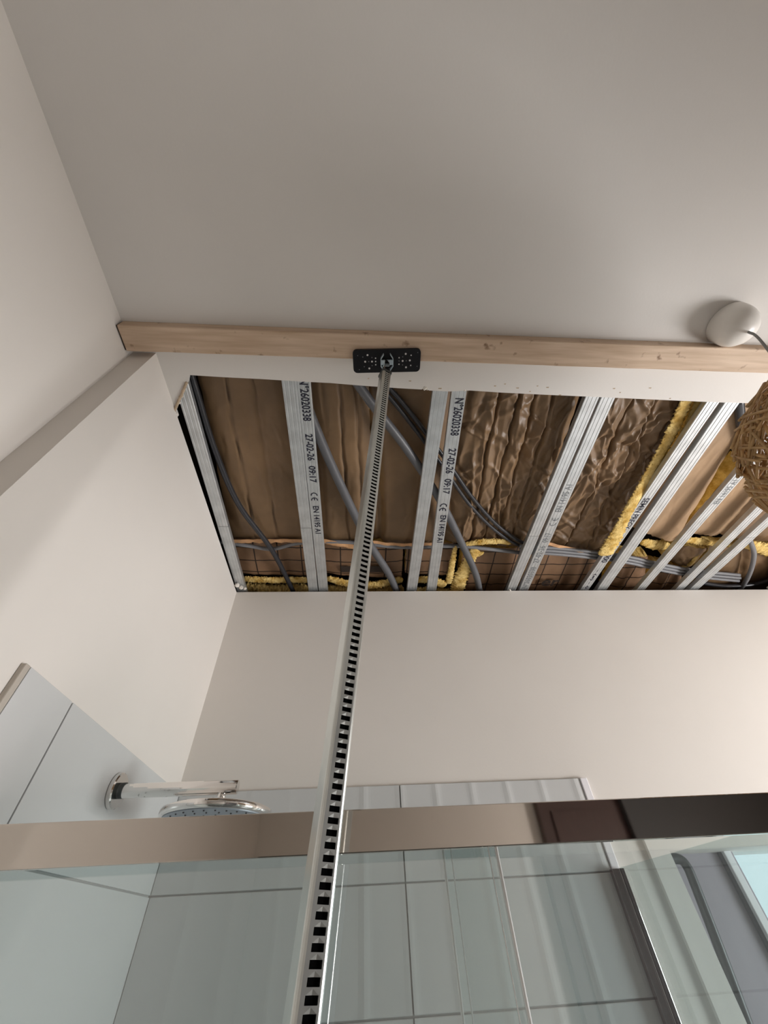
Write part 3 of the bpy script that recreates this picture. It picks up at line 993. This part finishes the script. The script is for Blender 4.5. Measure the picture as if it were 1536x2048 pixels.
# pad: rounded rectangle with moulded studs
pad = bmesh.new()
poly = []
hw, hh, rr_ = .0935, .0315, .011
for cx_, cy_, a0 in ((hw - rr_, hh - rr_, 0), (-hw + rr_, hh - rr_, 90), (-hw + rr_, -hh + rr_, 180), (hw - rr_, -hh + rr_, 270)):
    for k in range(6):
        a = math.radians(a0 + k * 18)
        poly.append(PD(cx_ + rr_ * math.cos(a), cy_ + rr_ * math.sin(a), 0))
slab(pad, poly, BZ - .009, BZ - .0004)
pado = obj('pad', pad, BLACK, prop)
st = [(-.060, 0, 1), (-.041, 0, 1), (-.053, -.018, 1), (-.049, .019, 1), (.044, 0, 1), (.064, -.001, 1), (.052, -.019, 1), (.054, .018, 1),
      (-.050, .0, .6), (-.031, 0, .7), (-.066, -.013, .6), (-.063, .014, .6), (-.041, -.011, .6), (-.041, .011, .6), (-.031, -.009, .7), (-.031, .009, .7),
      (.034, -.009, .7), (.034, 0, .6), (.034, .009, .7), (.044, -.011, .6), (.044, .011, .6), (.054, 0, .6), (.067, -.015, .7), (.067, .013, .7), (-.08, -.017, .5), (.085, -.022, .5), (-.077, .022, .5), (.085, .016, .5)]
studm = None
for a, b_, s in st:
    o = obj('stud', lathe(PD(a, b_, -.0098), [(.0026 * s, 0), (.0026 * s, .001)], 10), DOTM if s > .65 else CONDUIT, pado)

# ================================================================= THINGS: pendant lamp
LX, LY = 1.028, 0.280
SCN = V((1.03, 0.345, 0.60))
SR = 0.218
lamp = thing('pendant_lamp', (LX, LY, H), 'pendant lamp with white ceiling rose and woven rattan ball shade', 'lamp')
prof = [(.0, 0), (.0535, 0), (.0545, -.003), (.0545, -.02), (.053, -.036), (.049, -.050), (.041, -.063), (.030, -.072), (.018, -.078), (.007, -.081), (0.0, -.081)]
rs = lathe((LX, LY, H - .0005), [(max(r, .0005), h) for r, h in prof], 40)
obj('ceiling_rose', rs, LAMPW, lamp, True)
obj('cord', tube(spline([V((LX, LY, H - .078)), V((LX + .001, LY + .004, H - .12)), V((SCN.x, SCN.y - .02, SCN.z + SR + .06)), V((SCN.x, SCN.y, SCN.z + SR * .9))], 8), .0032, 8), CORDM, lamp, True)
obj('lamp_holder', lathe(V((SCN.x, SCN.y, SCN.z + SR * .98)), [(.018, 0), (.024, -.02), (.024, -.08), (.018, -.09)], 20), BLACK, lamp, True)
sh = bmesh.new()
random.seed(21)
def reed(c0, dirv, half, lift, rad):
    """straight reed laid across the ball, its ends standing slightly proud"""
    pts = []
    for k in (-2, -1, 0, 1, 2):
        th = half * k / 2
        p = (c0 * math.cos(th) + dirv * math.sin(th)) * (SR + lift + 0.006 * (abs(k) / 2) ** 2 * half * 4)
        pts.append(SCN + p)
    tube(pts, rad, 6, sh)
for i in range(850):
    zz = random.uniform(-.93, .96)
    ph = random.uniform(0, 2 * math.pi)
    c0 = V((math.sqrt(1 - zz * zz) * math.cos(ph), math.sqrt(1 - zz * zz) * math.sin(ph), zz))
    east = V((-math.sin(ph), math.cos(ph), 0))
    north = c0.cross(east).normalized()
    a = random.choice((0.55, 0.55, 2.2, 2.2, 1.4)) + random.gauss(0, .07)
    reed(c0, east * math.cos(a) + north * math.sin(a), random.uniform(.16, .38), random.choice((-.012, -.005, .002, .009)), random.uniform(.0026, .0037))
shade = obj('rattan_shade', sh, RATTAN, lamp, True, label='golden brown woven rattan ball')
shade['kind'] = 'stuff'

# ================================================================= THINGS: shower
YH = 0.665                     # front of the header rail
se = thing('shower_enclosure', (0.1, 0.69, FZ), 'glass shower enclosure with a polished header rail and pale green panes', 'shower screen')
hb = bmesh.new()
tl, tr_ = (0, 1645), (1536, 1584)
za, zb_ = 0.1235, 0.0775
box(XB + .001, 0.80, YH, YH + .010, zb_, za, hb)
obj('header_rail', hb, MIRRORBAR, se, bevel=.0012)
g1 = obj('fixed_glass', box(XB + .014, 0.20, .718, .724, FZ + .05, zb_ + .030), GLASS, se)
def strip(x, y, r, par):
    obj('edge_seal', tube([V((x, y, FZ + .05)), V((x, y, zb_ + .030))], r, 12), WHITESEAL, par, True)
strip(.2000, .7165, .0024, g1)
strip(.1885, .7168, .0008, g1)
g2_ = obj('door_glass', box(0.126, 0.775, .730, .736, FZ + .05, zb_ + .030), GLASS, se)
strip(.1255, .7285, .0020, g2_)
strip(.1370, .7288, .0009, g2_)
obj('side_glass', box(0.768, 0.774, .74, YB - .02, FZ + .05, .113), GLASS, se)
wp = obj('wall_profile', box(0.744, 0.764, YB - .030, YB - TH - .003, FZ, .112), mat('dark_chrome', (.30, .29, .29), .2, metal=1), se, bevel=.0015)
obj('profile_groove', box(0.764, 0.779, YB - .034, YB - TH - .005, FZ, .112), CHROME, wp, bevel=.001)
obj('seal_strip', box(0.766, 0.7765, YB - .036, YB - .0335, FZ, .111), BLACK, wp)
obj('bottom_track', box(XB + .01, .80, .70, .75, FZ, FZ + .05), MIRRORBAR, se)

# shower arm and rain head
SY, SZ = 1.105, 0.257
sx0 = XB + TH
sa = thing('rain_shower', (sx0, SY, SZ), 'chrome rain shower head on a straight wall arm over the tiled corner', 'shower head')
obj('wall_flange', lathe((sx0, SY, SZ + .001), [(.0335, 0), (.035, .002), (.035, .010), (.0325, .0125), (.001, .0125)], 40, 'X'), CHROME, sa, False)
obj('collar', lathe((sx0 + .0125, SY, SZ + .001), [(.0155, 0), (.0155, .011), (.0125, .012)], 28, 'X'), DSTEEL, sa, True)
ar = lathe((sx0 + .010, SY, SZ), [(.0142, 0), (.0142, .268), (.0134, .2695), (.001, .2695)], 28, 'X')
obj('arm', ar, CHROME, sa, False)
hx = -0.312
obj('ball_joint', lathe((hx, SY, SZ - .012), [(.009, 0.004), (.010, -.004), (.0115, -.010), (.010, -.016), (.012, -.028), (.013, -.040)], 20), CHROME, sa, True)
hd = obj('head', lathe((hx, SY, .2105), [(.014, .008), (.06, .006), (.112, .0035), (.1195, 0), (.1205, -.006), (.1195, -.012), (.117, -.0135), (.112, -.0135)], 56), CHROME, sa, True)
npl = obj('nozzle_plate', lathe((hx, SY, .1968), [(.112, 0), (.112, -.0012)], 56), RUBBERG, hd)
nz = bmesh.new()
for ri, cnt in ((.03, 8), (.055, 14), (.08, 20), (.1, 28)):
    for k in range(cnt):
        a = 2 * math.pi * k / cnt
        lathe((hx + ri * math.cos(a), SY + ri * math.sin(a), 0.1956), [(.0022, 0), (.0016, -.002)], 6, bm=nz)
nzo = obj('nozzle', nz, CONDUITD, hd)
nzo['kind'] = 'stuff'
